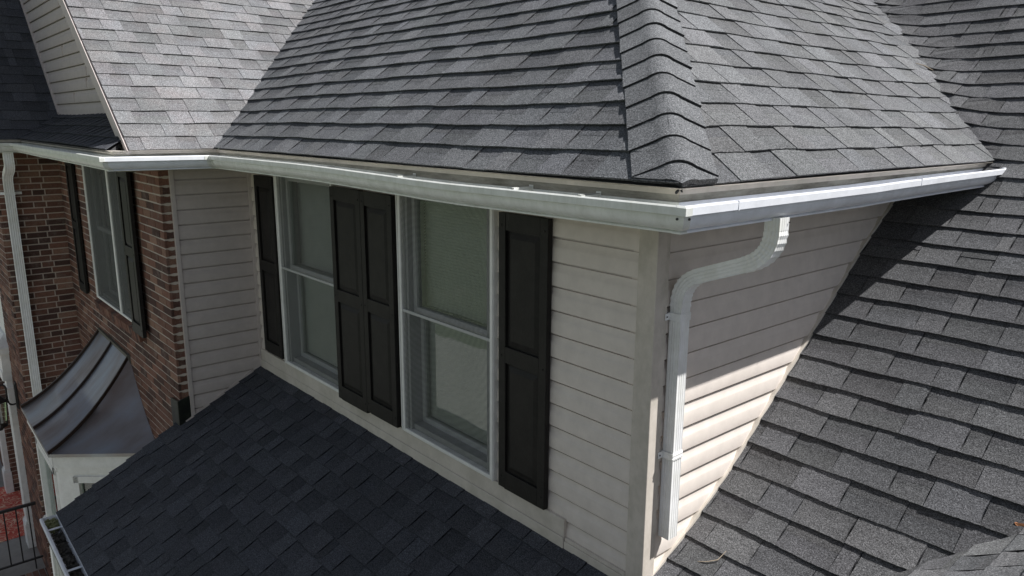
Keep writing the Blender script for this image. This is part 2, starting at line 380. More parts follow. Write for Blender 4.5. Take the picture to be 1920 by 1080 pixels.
# roof decks (solid bodies under the shingles)
FIL[0] = 0.0
def deck(F, poly, th=.022, off=-.009):
    b_ = MB(); b_.hexa([F(s, t, off-th) for s, t in poly], [F(s, t, off) for s, t in poly]); return b_
for F, poly, par in ((F1, [(-3.73, .012), (.388, .012), (.388-3.8, 3.8*K1), (-3.73-3.9, 3.8*K1)], roof_front), (F2, [(-.388, .012), (2.5, .012), (6.25, 3.8*K1), (3.4, 3.8*K1)], roof_side),
                     (F0, [(-.966, .012), (-.39, .012), (-.39+.975*xl, xl*K0), (-.966, xl*K0)], roof_left), (FL, [(-1.75, .012), (-1.1, .012), (-.62, .39), (-.62, 4*KL), (-1.75, 4*KL)], roof_far),
                     (FS, [(-7.49, .012), (-3.82, .012), (-3.92, .12), (-4.2, .5), (-7.77, .5)], skirt), (FX, [(-yv(-.3), tx(-.3)), (3.0, tx(-.3)), (3.0, tx(3.2)), (-yv(3.2), tx(3.2))], roof_x)):
    deck(F, poly).build('roof_deck', M['felt'], par)
b_ = MB()
for i in range(len(prof)-1):
    x0 = -4.2 if prof[i+1][0] <= 0 else 0
    x1 = .35 if prof[i+1][0] <= 0 else (VX(prof[i][0])+.1)
    if prof[i][0] > 2: x0 = -(prof[i][0]-2.0)*.9
    a, c_ = (x0, arc[i]+(.012 if i == 0 else 0)), (x1, arc[i+1])
    q = [(a[0], a[1]), (c_[0], a[1]), (c_[0], c_[1]), (a[0], c_[1])]
    b_.hexa([FM(s, t, -.06) for s, t in q], [FM(s, t, -.006) for s, t in q])
b_.build('roof_deck', M['felt'], roof_right)

FIL[0] = 1.0
# hip caps
bm_ = MB(); rr = random.Random(4)
H0 = V((.415, -.415, 1.735-.012)); HD = V((-1, 1, P1)).normalized()
n1 = V((0, -P1, 1)).normalized(); n2 = V((P1, 0, 1)).normalized()
w1 = n1.cross(HD).normalized(); w1 = w1 if w1.x < 0 else -w1
w2 = n2.cross(HD).normalized(); w2 = w2 if w2.y > 0 else -w2
nh = (n1+n2).normalized()
def cap_prof(h, wd=.155):
    pts = []
    a = w1*wd+n1*h; b0 = w1*.05+n1*h; cc = nh*(h/.897+.016); b1 = w2*.05+n2*h; e = w2*(wd-.014)+n2*h
    pts += [a, a.lerp(b0, .5)]
    for i in range(9):
        u = i/8; pts.append(b0*(1-u)**2+cc*2*u*(1-u)+b1*u*u)
    pts += [b1.lerp(e, .5), e]; return pts
EX = .158
for k in range(34):
    d0 = (.150+(k-1)*EX if k else 0)+rr.uniform(-.004, .004); L = EX+.10; j = rr.uniform(-.003, .003); tone = 1.04+rr.uniform(-.15, .13)
    pl, plb = cap_prof(.033, .150), cap_prof(.021, .150)
    if k:
        lo_ = [H0+HD*d0+w1*j+p for p in pl]; lo_b = [H0+HD*d0+w1*j+p for p in plb]
    else:
        lo_, lo_b = [], []
        for ps, tgt in ((pl, lo_), (plb, lo_b)):
            for q_i, p in enumerate(ps):
                b0 = H0+p; dd = ((-.414-b0.y)/HD.y) if q_i < 6 else ((.414-b0.x)/HD.x)
                tgt.append(b0+HD*max(dd, -.01)-V((0, 0, .004)))
    d1_ = d0+L if k else .27
    hi_ = [H0+HD*d1_+p for p in cap_prof(.020, .148)]; hi_b = [H0+HD*d1_+p for p in cap_prof(.008, .148)]
    c_ = (tone*.99, tone, tone*1.01)
    for i in range(len(lo_)-1):
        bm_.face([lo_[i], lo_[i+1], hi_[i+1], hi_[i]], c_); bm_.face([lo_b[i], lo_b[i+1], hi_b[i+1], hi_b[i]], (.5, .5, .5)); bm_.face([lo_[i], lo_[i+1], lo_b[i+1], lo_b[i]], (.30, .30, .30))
    bm_.face([lo_[0], lo_b[0], hi_b[0], hi_[0]], c_); bm_.face([lo_[-1], lo_b[-1], hi_b[-1], hi_[-1]], c_)
bm_.build('hip_caps', M['sh_side'], roof_side, 'overlapping curved shingle caps along the hip', smooth=True, fix=False)

# ------------------------------------------------------------------ siding
CS = .1145
def siding(b_, P, z0, zt, x0f, x1f, flip=1, c=CS):
    """P(a,out,z)->point ; a runs along the wall"""
    k = 0
    while z0+k*c < zt:
        z = z0+k*c
        prf = [(.002, z-.004), (.0150, z-.002), (.0158, z+.004), (.0148, z+.52*c), (.0125, z+.58*c), (.0078, z+.67*c), (.0052, z+.80*c), (.0046, z+c-.0130), (-.012, z+c-.0120), (-.012, z+c)]
        prf = [(o_, min(q, zt)) for o_, q in prf]
        for (o0, q0), (o1, q1) in zip(prf, prf[1:]):
            if q1-q0 < 1e-6 and abs(o1-o0) < 1e-6: continue
            b_.face([P(x0f(q0), o0, q0), P(x1f(q0), o0, q0), P(x1f(q1), o1, q1), P(x0f(q1), o1, q1)])
        k += 1
cst = lambda x: (lambda z: x)
PF = lambda a, o_, z: V((a, -o_, z))
b_ = MB()
for xa, xb in ((-4.12, -3.575), (-2.69, -1.87), (-1.0, -.07)):
    siding(b_, PF, -.168 if xb > -1 else .05, 1.6, cst(xa), cst(xb))
b_.box(-4.1, -3.59, .005, .12, -.6, 1.6); b_.box(-2.66, -1.89, .005, .12, -.6, 1.6); b_.box(-.98, -.01, .005, .12, -.6, 1.6)
b_.box(-3.59, -2.66, .006, .12, -.6, .08); b_.box(-1.89, -.98, .006, .12, -.6, .08)
b_.box(-4.1, -.01, .032, .12, 1.565, 1.62)
wall_front = b_.build('siding_wall', M['siding'], house, 'shaded taupe front wall holding the two tall windows', smooth=True, fix=False)
b_ = MB(); siding(b_, lambda a, o_, z: V((o_, a, z)), -.168-CS*0, 1.6, cst(.05), cst(2.6)); b_.box(-.12, -.004, .0, 2.6, -.6, 1.6)
wall_side = b_.build('siding_wall', M['siding'], house, 'side wall crossed by the diagonal sunlight edge', smooth=True, fix=False)
b_ = MB(); siding(b_, lambda a, o_, z: V((-4.125+o_, a, z)), -.7+.03, 1.6, cst(-.60), cst(-.0)); b_.box(-4.25, -4.13, -.6, .12, -.8, 1.6)
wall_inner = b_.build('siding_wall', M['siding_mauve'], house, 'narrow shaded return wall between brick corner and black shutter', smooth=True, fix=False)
b_ = MB(); rakeX = lambda z: -3.73-(z-1.735)/P0-.05
siding(b_, lambda a, o_, z: V((a, -.64-o_, z)), 1.99, 5.4, lambda z: -7.74-(z-1.99)/PL-.3, rakeX, c=.118)
b_.hexa([V((-7.9, -.62, 1.9)), V((-4.1, -.62, 1.9)), V((-8.8, -.62, 5.6)), V((-12.0, -.62, 5.6))], [V((-7.9, -.58, 1.9)), V((-4.1, -.58, 1.9)), V((-8.8, -.58, 5.6)), V((-12.0, -.58, 5.6))])
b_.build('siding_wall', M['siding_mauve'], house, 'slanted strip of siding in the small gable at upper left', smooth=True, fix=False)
for xx, kk in ((-6.9, 1), (-5.2, 0), (-6.3, 2), (-6.25, 3), (-7.2, 5), (-6.4, 6), (-7.1, 9)):
    z = 1.99+kk*.118; boxo('siding_seam', M['siding_mauve'], house, (xx, xx+.0035, -.6590, -.64, z+.002, z+.100), bevel=0)
# corner post, inner corner strips, base trim, rake trims
b_ = MB(); L_ = [(-.072, -.024), (.024, -.024), (.024, .056), (.0, .056), (.0, 0), (-.072, 0)]; b_.hexa([V((x, y, -.3)) for x, y in L_], [V((x, y, 1.6)) for x, y in L_])
b_.build('corner_post', M['post'], house, 'weathered square corner post between front and side walls', bevel=.003)
b_ = MB(); b_.box(-4.125, -4.095, -.026, 0, -.1, 1.6); b_.box(-4.124, -4.10, -.034, -.026, -.1, 1.6)
b_.build('inner_corner_strip', M['siding_mauve'], house, bevel=.002)
b_ = MB(); b_.box(-4.128, -4.10, -.628, -.598, -.6, 1.6); b_.build('wall_edge_strip', M['siding_mauve'], house, bevel=.002)
b_ = MB(); b_.box(-4.09, -.455, -.030, 0, -.14, .070); b_.box(-4.09, -.455, -.036, -.030, -.14, -.022)
b_.build('base_trim', M['trim'], house, 'long cream trim board under the windows', bevel=.003)
b_ = MB(); b_.box(-.452, -.072, -.034, 0, -.14, -.040); b_.box(-.452,-.072,-.027,0,-.040,-.022); b_.build('base_trim', M['trim'], house, bevel=.002)
def rake_trim(pts, wd, th, xo, m, label=None):
    b_ = MB()
    for (ya, za), (yb, zb) in zip(pts, pts[1:]):
        d = V((0, yb-ya, zb-za)).normalized(); nn = V((0, -d.z, d.y))
        A, B = V((xo, ya, za)), V((xo, yb, zb)); X = V((th, 0, 0))
        b_.hexa([A, B, B+nn*wd, A+nn*wd], [A+X, B+X, B+nn*wd+X, A+nn*wd+X])
    return b_.build('rake_trim', m, house, label)
yy = [-.02, .15, .3, .45, .62, .8, 1.0, 1.2, 1.5, 1.8, 2.1, 2.5]
rake_trim([(y, z_of_y(y)-.01) for y in yy], .040, .030, -.004, M['trim'], 'pale channel strip where side wall meets right roof')
rake_trim([(y, z_of_y(y)-.01) for y in (-.66, -.3, .0)], .035, .026, -4.13, M['siding_mauve'])
b_ = MB(); b_.hexa([V((-7.85, -.665, 1.985)), V((-4.09, -.665, 1.985)), V((-4.06, -.64, 1.985)), V((-7.85, -.64, 1.985))], [V((-7.85, -.665, 2.0)), V((-4.09, -.665, 2.0)), V((-4.1, -.64, 2.0)), V((-7.85, -.64, 2.0))]); b_.build('base_trim', M['siding_mauve'], house)
# left rake strip of gable
b_ = MB()
d = V((-1, 0, PL)).normalized(); A = V((-7.75, -.668, 1.99)); B = A+d*5
nn = V((PL, 0, 1)).normalized()*.03
b_.hexa([A, B, B+nn, A+nn], [p+V((0, .03, 0)) for p in (A, B, B+nn, A+nn)]); b_.build('rake_trim', M['siding_mauve'], house)
# rake board of pale slope
b_ = MB(); d = V((-1, 0, P0)).normalized(); nn = V((P0, 0, 1)).normalized()
A = V((-3.735, -.985, 1.735)); B = A+d*8
b_.hexa([A-nn*.055+V((0, .018, 0)), B-nn*.055+V((0, .018, 0)), B-nn*.006+V((0, .018, 0)), A-nn*.006+V((0, .018, 0))], [A-nn*.055, B-nn*.055, B-nn*.006, A-nn*.006])
b_.hexa([A-nn*.03, B-nn*.03, B+nn*.0, A+nn*.0], [p+V((0, -.004, 0)) for p in (A-nn*.03, B-nn*.03, B+nn*.0, A+nn*.0)])
b_.build('rake_board', M['siding_mauve'], house, 'thin pale rake board along the edge of the upper left roof')
b_ = MB(); Yv = V((0, .35, 0)); A2 = A+V((0, .02, 0))-d*.0; B2 = B+V((0, .02, 0))
b_.hexa([A2-nn*.16, B2-nn*.16, B2-nn*.04, A2-nn*.04], [p+Yv for p in (A2-nn*.16, B2-nn*.16, B2-nn*.04, A2-nn*.04)]); b_.build('rake_soffit', M['siding_mauve'], house)

# ------------------------------------------------------------------ eaves
def mitre_sweep(prof_, path, name, m, label=None, closed=True, smooth=False, bevel=0, wob=0, parent=house, seed=2, seg=None, step=.25, zc=None):
    """path: 2D points; prof (out, z), out measured to the right of the travel direction"""
    r = random.Random(seed); pts = [V((x, y, 0)) for x, y in path]; fr = []
    for i, p in enumerate(pts):
        d0 = (pts[i]-pts[i-1]).normalized() if i else None; d1 = (pts[i+1]-pts[i]).normalized() if i < len(pts)-1 else None
        d0 = d0 or d1; d1 = d1 or d0
        a0 = V((d0.y, -d0.x, 0)); a1 = V((d1.y, -d1.x, 0)); a = a0+a1; a = a/(a.dot(a0)); fr.append((a, V((0, 0, 1))))
    if seg is not None: pts, fr = pts[seg:seg+2], fr[seg:seg+2]
    b_ = MB()
    if wob:
        np_, nf = [], []
        for i in range(len(pts)-1):
            d = (pts[i+1]-pts[i]).normalized(); st = (V((d.y, -d.x, 0)), V((0, 0, 1)))
            ln = (pts[i+1]-pts[i]).length; n_ = max(1, int(ln/step))
            np_.append(pts[i]); nf.append(fr[i])
            for j in range(1, n_):
                u = j/n_
                if .6 < u*ln < ln-.6: np_.append(pts[i].lerp(pts[i+1], u)+V((0, 0, r.uniform(-wob, wob)))); nf.append(st)
        np_.append(pts[-1]); nf.append(fr[-1]); pts, fr = np_, nf
    if zc:
        ax = 0 if abs(pts[0].x-pts[-1].x) > .01 else 1
        def zf(u):
            for (ua, va), (ub, vb) in zip(zc, zc[1:]):
                if u <= ub or (ub, vb) == zc[-1]: return va+(vb-va)*max(0, min(1, (u-ua)/(ub-ua)))
        pts = [p+V((0, 0, zf(p[ax]))) for p in pts]
    b_.sweep(prof_, pts, fr, closed=closed)
    return b_.build(name, m, parent, label, smooth=smooth, bevel=bevel)
rev = [(-7.89, -1.75), (-7.89, -.70), (-4.125, -.70), (-4.125, 0), (0, 0), (0, 2.42)]
def eave(prof_, name, m, label):
    for sg, lb in ((0, None), (1, None), (2, None), (3, label), (4, None)):
        mitre_sweep(prof_, rev, name, m, lb, seg=sg)
fas = [(.345, 1.60), (.370, 1.60), (.370, 1.728), (.345, 1.728)]
mitre_sweep(fas, rev, 'fascia', M['fascia'], 'stained fascia board behind the open gutters')
drip = [(.3705, 1.713), (.378, 1.713), (.381, 1.730), (.408, 1.7365), (.3, 1.7345), (.3, 1.729), (.3705, 1.729)]
mitre_sweep(drip, rev, 'drip_edge', M['trim'], 'cream metal drip edge under the lowest shingles')
mitre_sweep([(-.02, 1.594), (.346, 1.594), (.346, 1.604), (-.02, 1.604)], rev, 'soffit', M['soffit'], 'shaded tan soffit under the eaves')
o_ = [(.3715, 1.700), (.3715, 1.607), (.424, 1.607), (.424, 1.6125), (.417, 1.6165), (.430, 1.6200), (.446, 1.6285), (.456, 1.6400), (.4615, 1.6540), (.4620, 1.6650), (.459, 1.6715), (.4825, 1.674), (.484, 1.699), (.478, 1.7035), (.465, 1.7025), (.464, 1.695)]
i_ = [(.467, 1.6945), (.470, 1.699), (.4795, 1.698), (.4795, 1.678), (.456, 1.675), (.4570, 1.6540), (.452, 1.6420), (.442, 1.632), (.428, 1.625), (.4125, 1.620), (.4125, 1.611), (.3755, 1.611), (.3755, 1.700)]
GP = o_+i_
def gutter(sg, m, label, seed=1, wob=.0015, zc=None):
    return mitre_sweep(GP, rev, 'gutter', m, label, smooth=True, wob=wob, seed=seed, seg=sg, zc=zc)
g_side = gutter(4, M['gutter_clean'], 'sunlit white side gutter running into the right roof', 3, .0018, [(0, -.012), (.6, -.012), (1.3, -.004), (2.42, .003)])
g_front = gutter(3, M['gutter'], 'long white gutter above the two windows', 4, .0012, [(-4.125, -.006), (-2.2, .0), (-1.4, -.012), (-.8, -.020), (0, -.012)])
g_ret = gutter(2, M['gutter_clean'], 'short bright gutter piece between two corners', 5, .001, [(-.7, -.002), (0, -.006)])
g_brick = gutter(1, M['gutter'], 'off white gutter above the brick wing window', 6)
g_far = gutter(0, M['gutter'], 'short off white gutter at the left edge', 7)
OUT = [(a+.0022, z-.0008) for a, z in o_[1:-1]]; INN = [(a-.0005, z+.0006) for a, z in reversed(o_[1:-1])]
def corner_strip(pt, dirs, parent, wd=.030, screws=True, dz=0):
    """folded strip over a gutter mitre; dirs: (travel in, travel out)"""
    P = V((*pt, dz)); b_ = MB(); sb = MB()
    d0, d1 = V((*dirs[0], 0)), V((*dirs[1], 0)); a0 = V((d0.y, -d0.x, 0)); a1 = V((d1.y, -d1.x, 0)); am = a0+a1; am = am/am.dot(a0)
    for d, a, sg in ((d0, a0, -1), (d1, a1, 1)):
        rings = []
        for u in (0, 1):
            ring = []
            for o1, z in OUT+INN:
                base = P+am*o1
                ring.append(base+d*sg*wd*u+V((0, 0, z)))
            rings.append(ring)
        nn = len(rings[0])
        for i in range(nn):
            j = (i+1) % nn; b_.face([rings[0][i], rings[0][j], rings[1][j], rings[1][i]])
        b_.face(rings[1])
        if screws:
            c_ = P+am*.458+d*sg*wd*.55+V((0, 0, 1.660)); sb = MB(); sb.tube([c_, c_+a*.010], .0042, 8); sb.build('screw', M['screw'], parent)
    o = b_.build('corner_strip', M['gutter'], parent, smooth=True)
corner_strip((0, 0), ((1, 0), (0, 1)), g_front, .034, dz=-.012)
corner_strip((-4.125, 0), ((0, 1), (1, 0)), g_front, .028, False, -.006)
corner_strip((-4.125, -.70), ((1, 0), (0, 1)), g_ret, .03, False, -.002)
# gutter end by the right roof: flared cap
b_ = MB(); b_.face([V((a, 2.421, z)) for a, z in o_]); cap = [V((a, 2.421, z)) for a, z in o_[1:-1]]
b_ = MB(); b_.hexa([V((a, 2.419, z)) for a, z in o_[:-1]], [V((a, 2.422, z)) for a, z in o_[:-1]]); b_.build('end_cap', M['gutter_clean'], g_side)
b_ = MB(); b_.tube([(.474, 2.36, 1.700), (.476, 2.45, 1.704), (.480, 2.52, 1.722)], [.011, .011, .006], 6); b_.build('bent_lip', M['gutter_clean'], g_side)
# hangers in the front gutter
hang0 = None
for i, hx in enumerate((-3.35, -1.98, -1.72+.55, -.36+.02, .02)):
    b_ = MB(); b_.box(-.011, .011, -.3735, -.3705, 1.652, 1.699); b_.box(-.009, .009, -.470, -.372, 1.6905, 1.6925); b_.box(-.009, -.007, -.470, -.372, 1.684, 1.6925); b_.box(.007, .009, -.470, -.372, 1.684, 1.6925)
    b_.tube([(0, -.3725, 1.676), (0, -.379, 1.676)], .005, 8)
    if i == 0: hang0 = b_.build('hanger', M['gutter'], g_front); hang0.location.x = hx
    else: h = hang0.copy(); sc.collection.objects.link(h); h.location.x = hx
for yv_, dz_ in ((-.20, -.012), (1.26, -.004)): boxo('lip_seam', M['gutter_clean'], g_side, (.470, .4850, yv_, yv_+.004, 1.672+dz_, 1.705+dz_), bevel=0)

# ------------------------------------------------------------------ downspouts
def pipe(name, path, wx, wy, m, label, corr=True, parent=house, ribs=()):
    """rectangular ribbed pipe; path points with frames derived in the X-Z/Y plane"""
    b_ = MB(); P = [V(p) for p in path]
    def section(wx, wy):
        pts = []
        nx = 4
        for sgn, ax in ((1, 'x'), (1, 'y'), (-1, 'x'), (-1, 'y')):
            for i in range(nx*2+1):
                u = -1+2*i/(nx*2+1)+.0; dip = -.0022 if (i % 2 == 1 and corr) else 0
                if ax == 'x': pts.append((-sgn*-u*wx/2 if sgn > 0 else -u*wx/2, -sgn*(wy/2+dip)))
                else: pts.append((sgn*(wx/2+dip), u*sgn*wy/2))
        return pts
    sec = section(wx, wy); fr = []
    for i, p in enumerate(P):
        d = (P[min(i+1, len(P)-1)]-P[max(i-1, 0)]).normalized()
        B = V((0, 1, 0)); B = (B-d*B.dot(d)).normalized(); A = B.cross(d); fr.append((A, B))
    rings = []
    for i, (p, (A, B)) in enumerate(zip(P, fr)):
        s_ = ribs[i] if ribs else 1
        rings.append([p+A*a*s_+B*b2*s_ for a, b2 in sec])
    nn = len(sec)
    for r0, r1 in zip(rings, rings[1:]):
        for i in range(nn): b_.face([r0[i], r0[(i+1) % nn], r1[(i+1) % nn], r1[i]])
    b_.face(rings[0]); b_.face(rings[-1])
    return b_.build(name, m, parent, label, smooth=False)
def bez(a, b_, c_, n_): return [a*(1-u)**2+b_*2*u*(1-u)+c_*u*u for u in [i/n_ for i in range(n_+1)]]
T = V((.425, .148, 1.606)); E1 = V((.425, .146, 1.455)); E2 = V((.049, .108, 1.315)); BOT = V((.049, .107, .165))
d12 = (E2-E1).normalized()
a = [T, T+V((0, 0, -.02)), T+V((0, 0, -.045))]
el1 = bez(T+V((0, 0, -.05)), E1, E1+d12*.105, 15); st = [E1+d12*.11, E1+d12*.22, E2-d12*.10]
el2 = bez(E2-d12*.095, E2, E2+V((0, 0, -.105)), 15); dn = [E2+V((0, 0, -.112)), V((.049, .107, .9)), V((.049, .107, .5)), BOT]
ds = pipe('downspout', [E2+V((0, 0, -.108)), V((.049, .107, .9)), V((.049, .107, .5)), BOT], .056, .060, M['ds'], 'white ribbed downspout with two elbows on the side wall')
pipe('elbow', a+el1, .062, .064, M['ds'], 'upper elbow under the gutter outlet', parent=ds, ribs=[1]*3+[.97, 1.05]*8)
pipe('offset_pipe', [E1+d12*.10, E1+d12*.2, E2-d12*.08], .060, .062, M['ds'], None, parent=ds)
pipe('elbow', el2+[E2+V((0, 0, -.112))], .058, .062, M['ds'], 'lower elbow against the siding', parent=ds, ribs=[.97, 1.05]*8+[1.0])
def strap(z, parent, cx=.049-.005, cy=.107, w=.034, tab=-1):
    b_ = MB()
    b_.box(.002, cx+w, cy-w-.0015, cy-w+.001, z-.016, z+.016); b_.box(.002, cx+w, cy+w-.001, cy+w+.0015, z-.016, z+.016); b_.box(cx+w-.001, cx+w+.0015, cy-w, cy+w, z-.016, z+.016)
    b_.box(.0255, .028, cy-w-.032, cy-w, z-.014, z+.014); b_.box(.0255, .028, cy+w, cy+w+.01, z-.014, z+.014)
    for dz in (-.008, .008): b_.box(cx-.02, cx+w+.003, cy-w-.003, cy-w, z+dz-.0015, z+dz+.0015); b_.box(cx+w, cx+w+.003, cy-w, cy+w, z+dz-.0015, z+dz+.0015)
    s_ = b_.build('strap', M['ds'], parent); b_ = MB(); b_.tube([(.0275, cy-w-.022, z), (.0305, cy-w-.022, z)], .0035, 8); b_.build('screw', M['screw'], s_)
strap(1.165, ds); strap(.555, ds)
b_ = MB(); b_.tube([(.4585, .176, 1.588), (.4615, .176, 1.588)], .004, 8); b_.build('screw', M['screw'], ds)
# left downspout on the brick wall
LP = [V((-7.52, -1.205, 1.606)), V((-7.52, -1.205, 1.54))]+bez(V((-7.52, -1.205, 1.53)), V((-7.52, -1.2, 1.46)), V((-7.62, -1.2, 1.42)), 5)+bez(V((-7.74, -1.2, 1.375)), V((-7.835, -1.2, 1.34)), V((-7.835, -1.2, 1.25)), 5)+[V((-7.835, -1.2, -3.4))]
dl = pipe('downspout', LP, .06, .088, M['ds'], 'tall white downspout on the brick wall at left edge')
b_ = MB(); b_.box(-7.888, -7.80, -1.248, -1.246, 1.14, 1.17); b_.box(-7.888, -7.80, -1.154, -1.152, 1.14, 1.17); b_.box(-7.803, -7.801, -1.248, -1.152, 1.14, 1.17); b_.box(-7.888, -7.884, -1.32, -1.08, 1.14, 1.17)
b_.build('strap', M['ds'], dl)

# ------------------------------------------------------------------ shutters and windows
def shutter(name_label, F, w_, h_, copyof=None):
    """F(a,out,z) places the board; raised panel shutter"""
    b_ = MB(); t0, t1 = .004, .026
    b_.fbox(F, 0, w_, t0, .016, 0, h_)
    st = .050; rails = [(0, .095), (h_*.475, h_*.475+.085), (h_-.085, h_)]
    b_.fbox(F, 0, st, .016, .030, 0, h_); b_.fbox(F, w_-st, w_, .016, .030, 0, h_)
    for z0, z1 in rails: b_.fbox(F, st, w_-st, .016, .030, z0, z1)
    b_.fbox(F, -.002, .004, 0, .030, 0, h_); b_.fbox(F, w_-.004, w_+.002, 0, .030, 0, h_)
    for a in (.02, w_-.02):
        for z in (.06, h_*.5, h_-.06): b_.tube([F(a, .029, z), F(a, .0335, z)], .006, 8)
    o = b_.build('shutter', M['shutter'], house, name_label, bevel=.0025)
    for (z0, z1) in ((rails[0][1], rails[1][0]), (rails[1][1], rails[2][0])):
        p = MB(); e = .010; x0, x1 = st+e, w_-st-e; y0, y1 = z0+e, z1-e
        l0 = [F(x0, .0165, y0), F(x1, .0165, y0), F(x1, .0165, y1), F(x0, .0165, y1)]
        i = .028; l1 = [F(x0+i, .0265, y0+i), F(x1-i, .0265, y0+i), F(x1-i, .0265, y1-i), F(x0+i, .0265, y1-i)]
        for k in range(4): p.face([l0[k], l0[(k+1) % 4], l1[(k+1) % 4], l1[k]])
        p.face(l1); p.build('raised_panel', M['shutter'], o)
    return o
FW = lambda x0, z0, y0=-.018: (lambda a, o1, z: V((x0+a, y0-o1, z0+z)))
shutter('single black shutter right of both wing windows', FW(-.930, .074), .346, 1.44)
shutter('left shutter of the black pair between the windows', FW(-2.650, .064, -.036), .388, 1.46)
shutter('right shutter of the black pair between the windows', FW(-2.260, .080, -.034), .362, 1.44)
shutter('black shutter squeezed against the inner corner', FW(-3.950, .095), .335, 1.43)
shutter('black shutter left of the brick wing window', FW(-7.30, .125, -.71), .30, 1.43)
shutter('black shutter right of the brick wing window', FW(-5.11, .135, -.73), .325, 1.43)

def window(label, x0, x1, z0, z1, y, scr, scr_mat, blinds=True, fw_=.034, tilt=0, mull=None):
    """double hung window in the plane Y=y, facing -Y"""
    b_ = MB(); o1 = y-.040
    for (a, b2, c_, d_) in ((x0, x0+fw_, z0, z1), (x1-fw_, x1, z0, z1), (x0+fw_, x1-fw_, z0, z0+.022), (x0+fw_, x1-fw_, z1-.03, z1)):
        b_.box(a, b2, o1, y+.03, c_, d_)
    b_.box(x0+.003, x0+.012, o1-.006, o1, z0, z1); b_.box(x1-.012, x1-.003, o1-.006, o1, z0, z1)
    fr = b_.build('window', M['wpaint'], house, label, bevel=.003)
    segs = [(x0+fw_, x1-fw_)] if mull is None else [(x0+fw_, mull-.025), (mull+.025, x1-fw_)]
    if mull is not None: boxo('mullion', M['wpaint'], fr, (mull-.025, mull+.025, o1-.002, y+.03, z0+.022, z1-.03))
    for (a, b2) in segs:
        zm = z0+(z1-z0)*.515
        s_ = MB(); j = .048   # jamb liners
        s_.box(a, a+j, y-.020, y+.10, z0+.022, z1-.03); s_.box(b2-j, b2, y-.020, y+.10, z0+.022, z1-.03); s_.box(a+j, b2-j, y-.005, y+.11, z0+.022, z0+.06)
        s_.box(a+j*.35, a+j*.5, y-.026, y-.02, z0+.022, z1-.03)
        s_.build('jamb', M['jamb'], fr, bevel=.002)
        t = .036
        for nm, za, zb, yo in (('upper_sash', zm-.012, z1-.03, y+.012), ('lower_sash', z0+.055, zm+.022, y+.058)):
            s_ = MB(); xa, xb = a+j, b2-j
            s_.box(xa, xa+t, yo, yo+.036, za, zb); s_.box(xb-t, xb, yo, yo+.036, za, zb); s_.box(xa+t, xb-t, yo, yo+.036, za, za+t*1.05); s_.box(xa+t, xb-t, yo, yo+.036, zb-t, zb)
            s_.build(nm, M['sash'], fr, bevel=.003)
            g_ = MB(); yq_ = yo+.015; g_.face([V((xa+t-.004, yq_, za+t-.004)), V((xb-t+.004, yq_, za+t-.004)), V((xb-t+.004, yq_, zb-t+.004)), V((xa+t-.004, yq_, zb-t+.004))]); g_.build('glass_pane', M['glass'], fr, fix=False)
        s_ = MB(); xm = (a+b2)/2-.03; s_.box(xm-.03, xm+.03, y+.052, y+.075, zm+.010, zm+.026); s_.box(xm-.012, xm+.02, y+.045, y+.06, zm+.024, zm+.034); s_.build('sash_lock', M['sash'], fr, bevel=.003)
        if blinds:
            s_ = MB(); z = z0+.09
            while z < z1-.06:
                yb_ = y+.100; s_.hexa([V((a+.05, yb_, z)), V((b2-.05, yb_, z)), V((b2-.05, yb_+.010, z+.0155)), V((a+.05, yb_+.010, z+.0155))], [V((a+.05, yb_-.0012, z+.001)), V((b2-.05, yb_-.0012, z+.001)), V((b2-.05, yb_+.0088, z+.0165)), V((a+.05, yb_+.0088, z+.0165))]); z += .0180
            s_.build('blind', M['blind'], fr)
        s_ = MB(); yq_ = o1+.008; s_.face([V((a-.001, yq_, z0+.02)), V((b2+.001, yq_, z0+.02)), V((b2+.001, yq_, z1-.03)), V((a-.001, yq_, z1-.03))]); s_.build('insect_screen', scr_mat, fr, fix=False)
        if mull is None: s_ = MB(); s_.box(a, b2, o1+.004, o1+.014, zm-.010, zm+.008); s_.build('screen_bar', M['sash'], fr, bevel=.002)
        s_ = MB(); s_.box(a-.03, b2+.03, y+.34, y+.36, z0-.1, z1+.1); s_.box(a-.05, a-.03, y+.1, y+.36, z0-.1, z1+.1); s_.box(b2+.03, b2+.05, y+.1, y+.36, z0-.1, z1+.1); s_.box(a-.03, b2+.03, y+.12, y+.36, z1+.02, z1+.04); s_.build('dark_interior', M['dark'], fr)
    return fr
window('tall white framed window nearest the house corner', -1.878, -.980, .070, 1.572, 0, .06, M['screen_r'])
window('tall white framed window half covered by black shutters', -3.582, -2.66, .074, 1.572, 0, .06, M['screen'])
window('twin window with dark screens in the brick wall', -6.47, -5.07, .185, 1.57, -.70, .2, M['screen_dark'], True, .028, mull=-5.54)

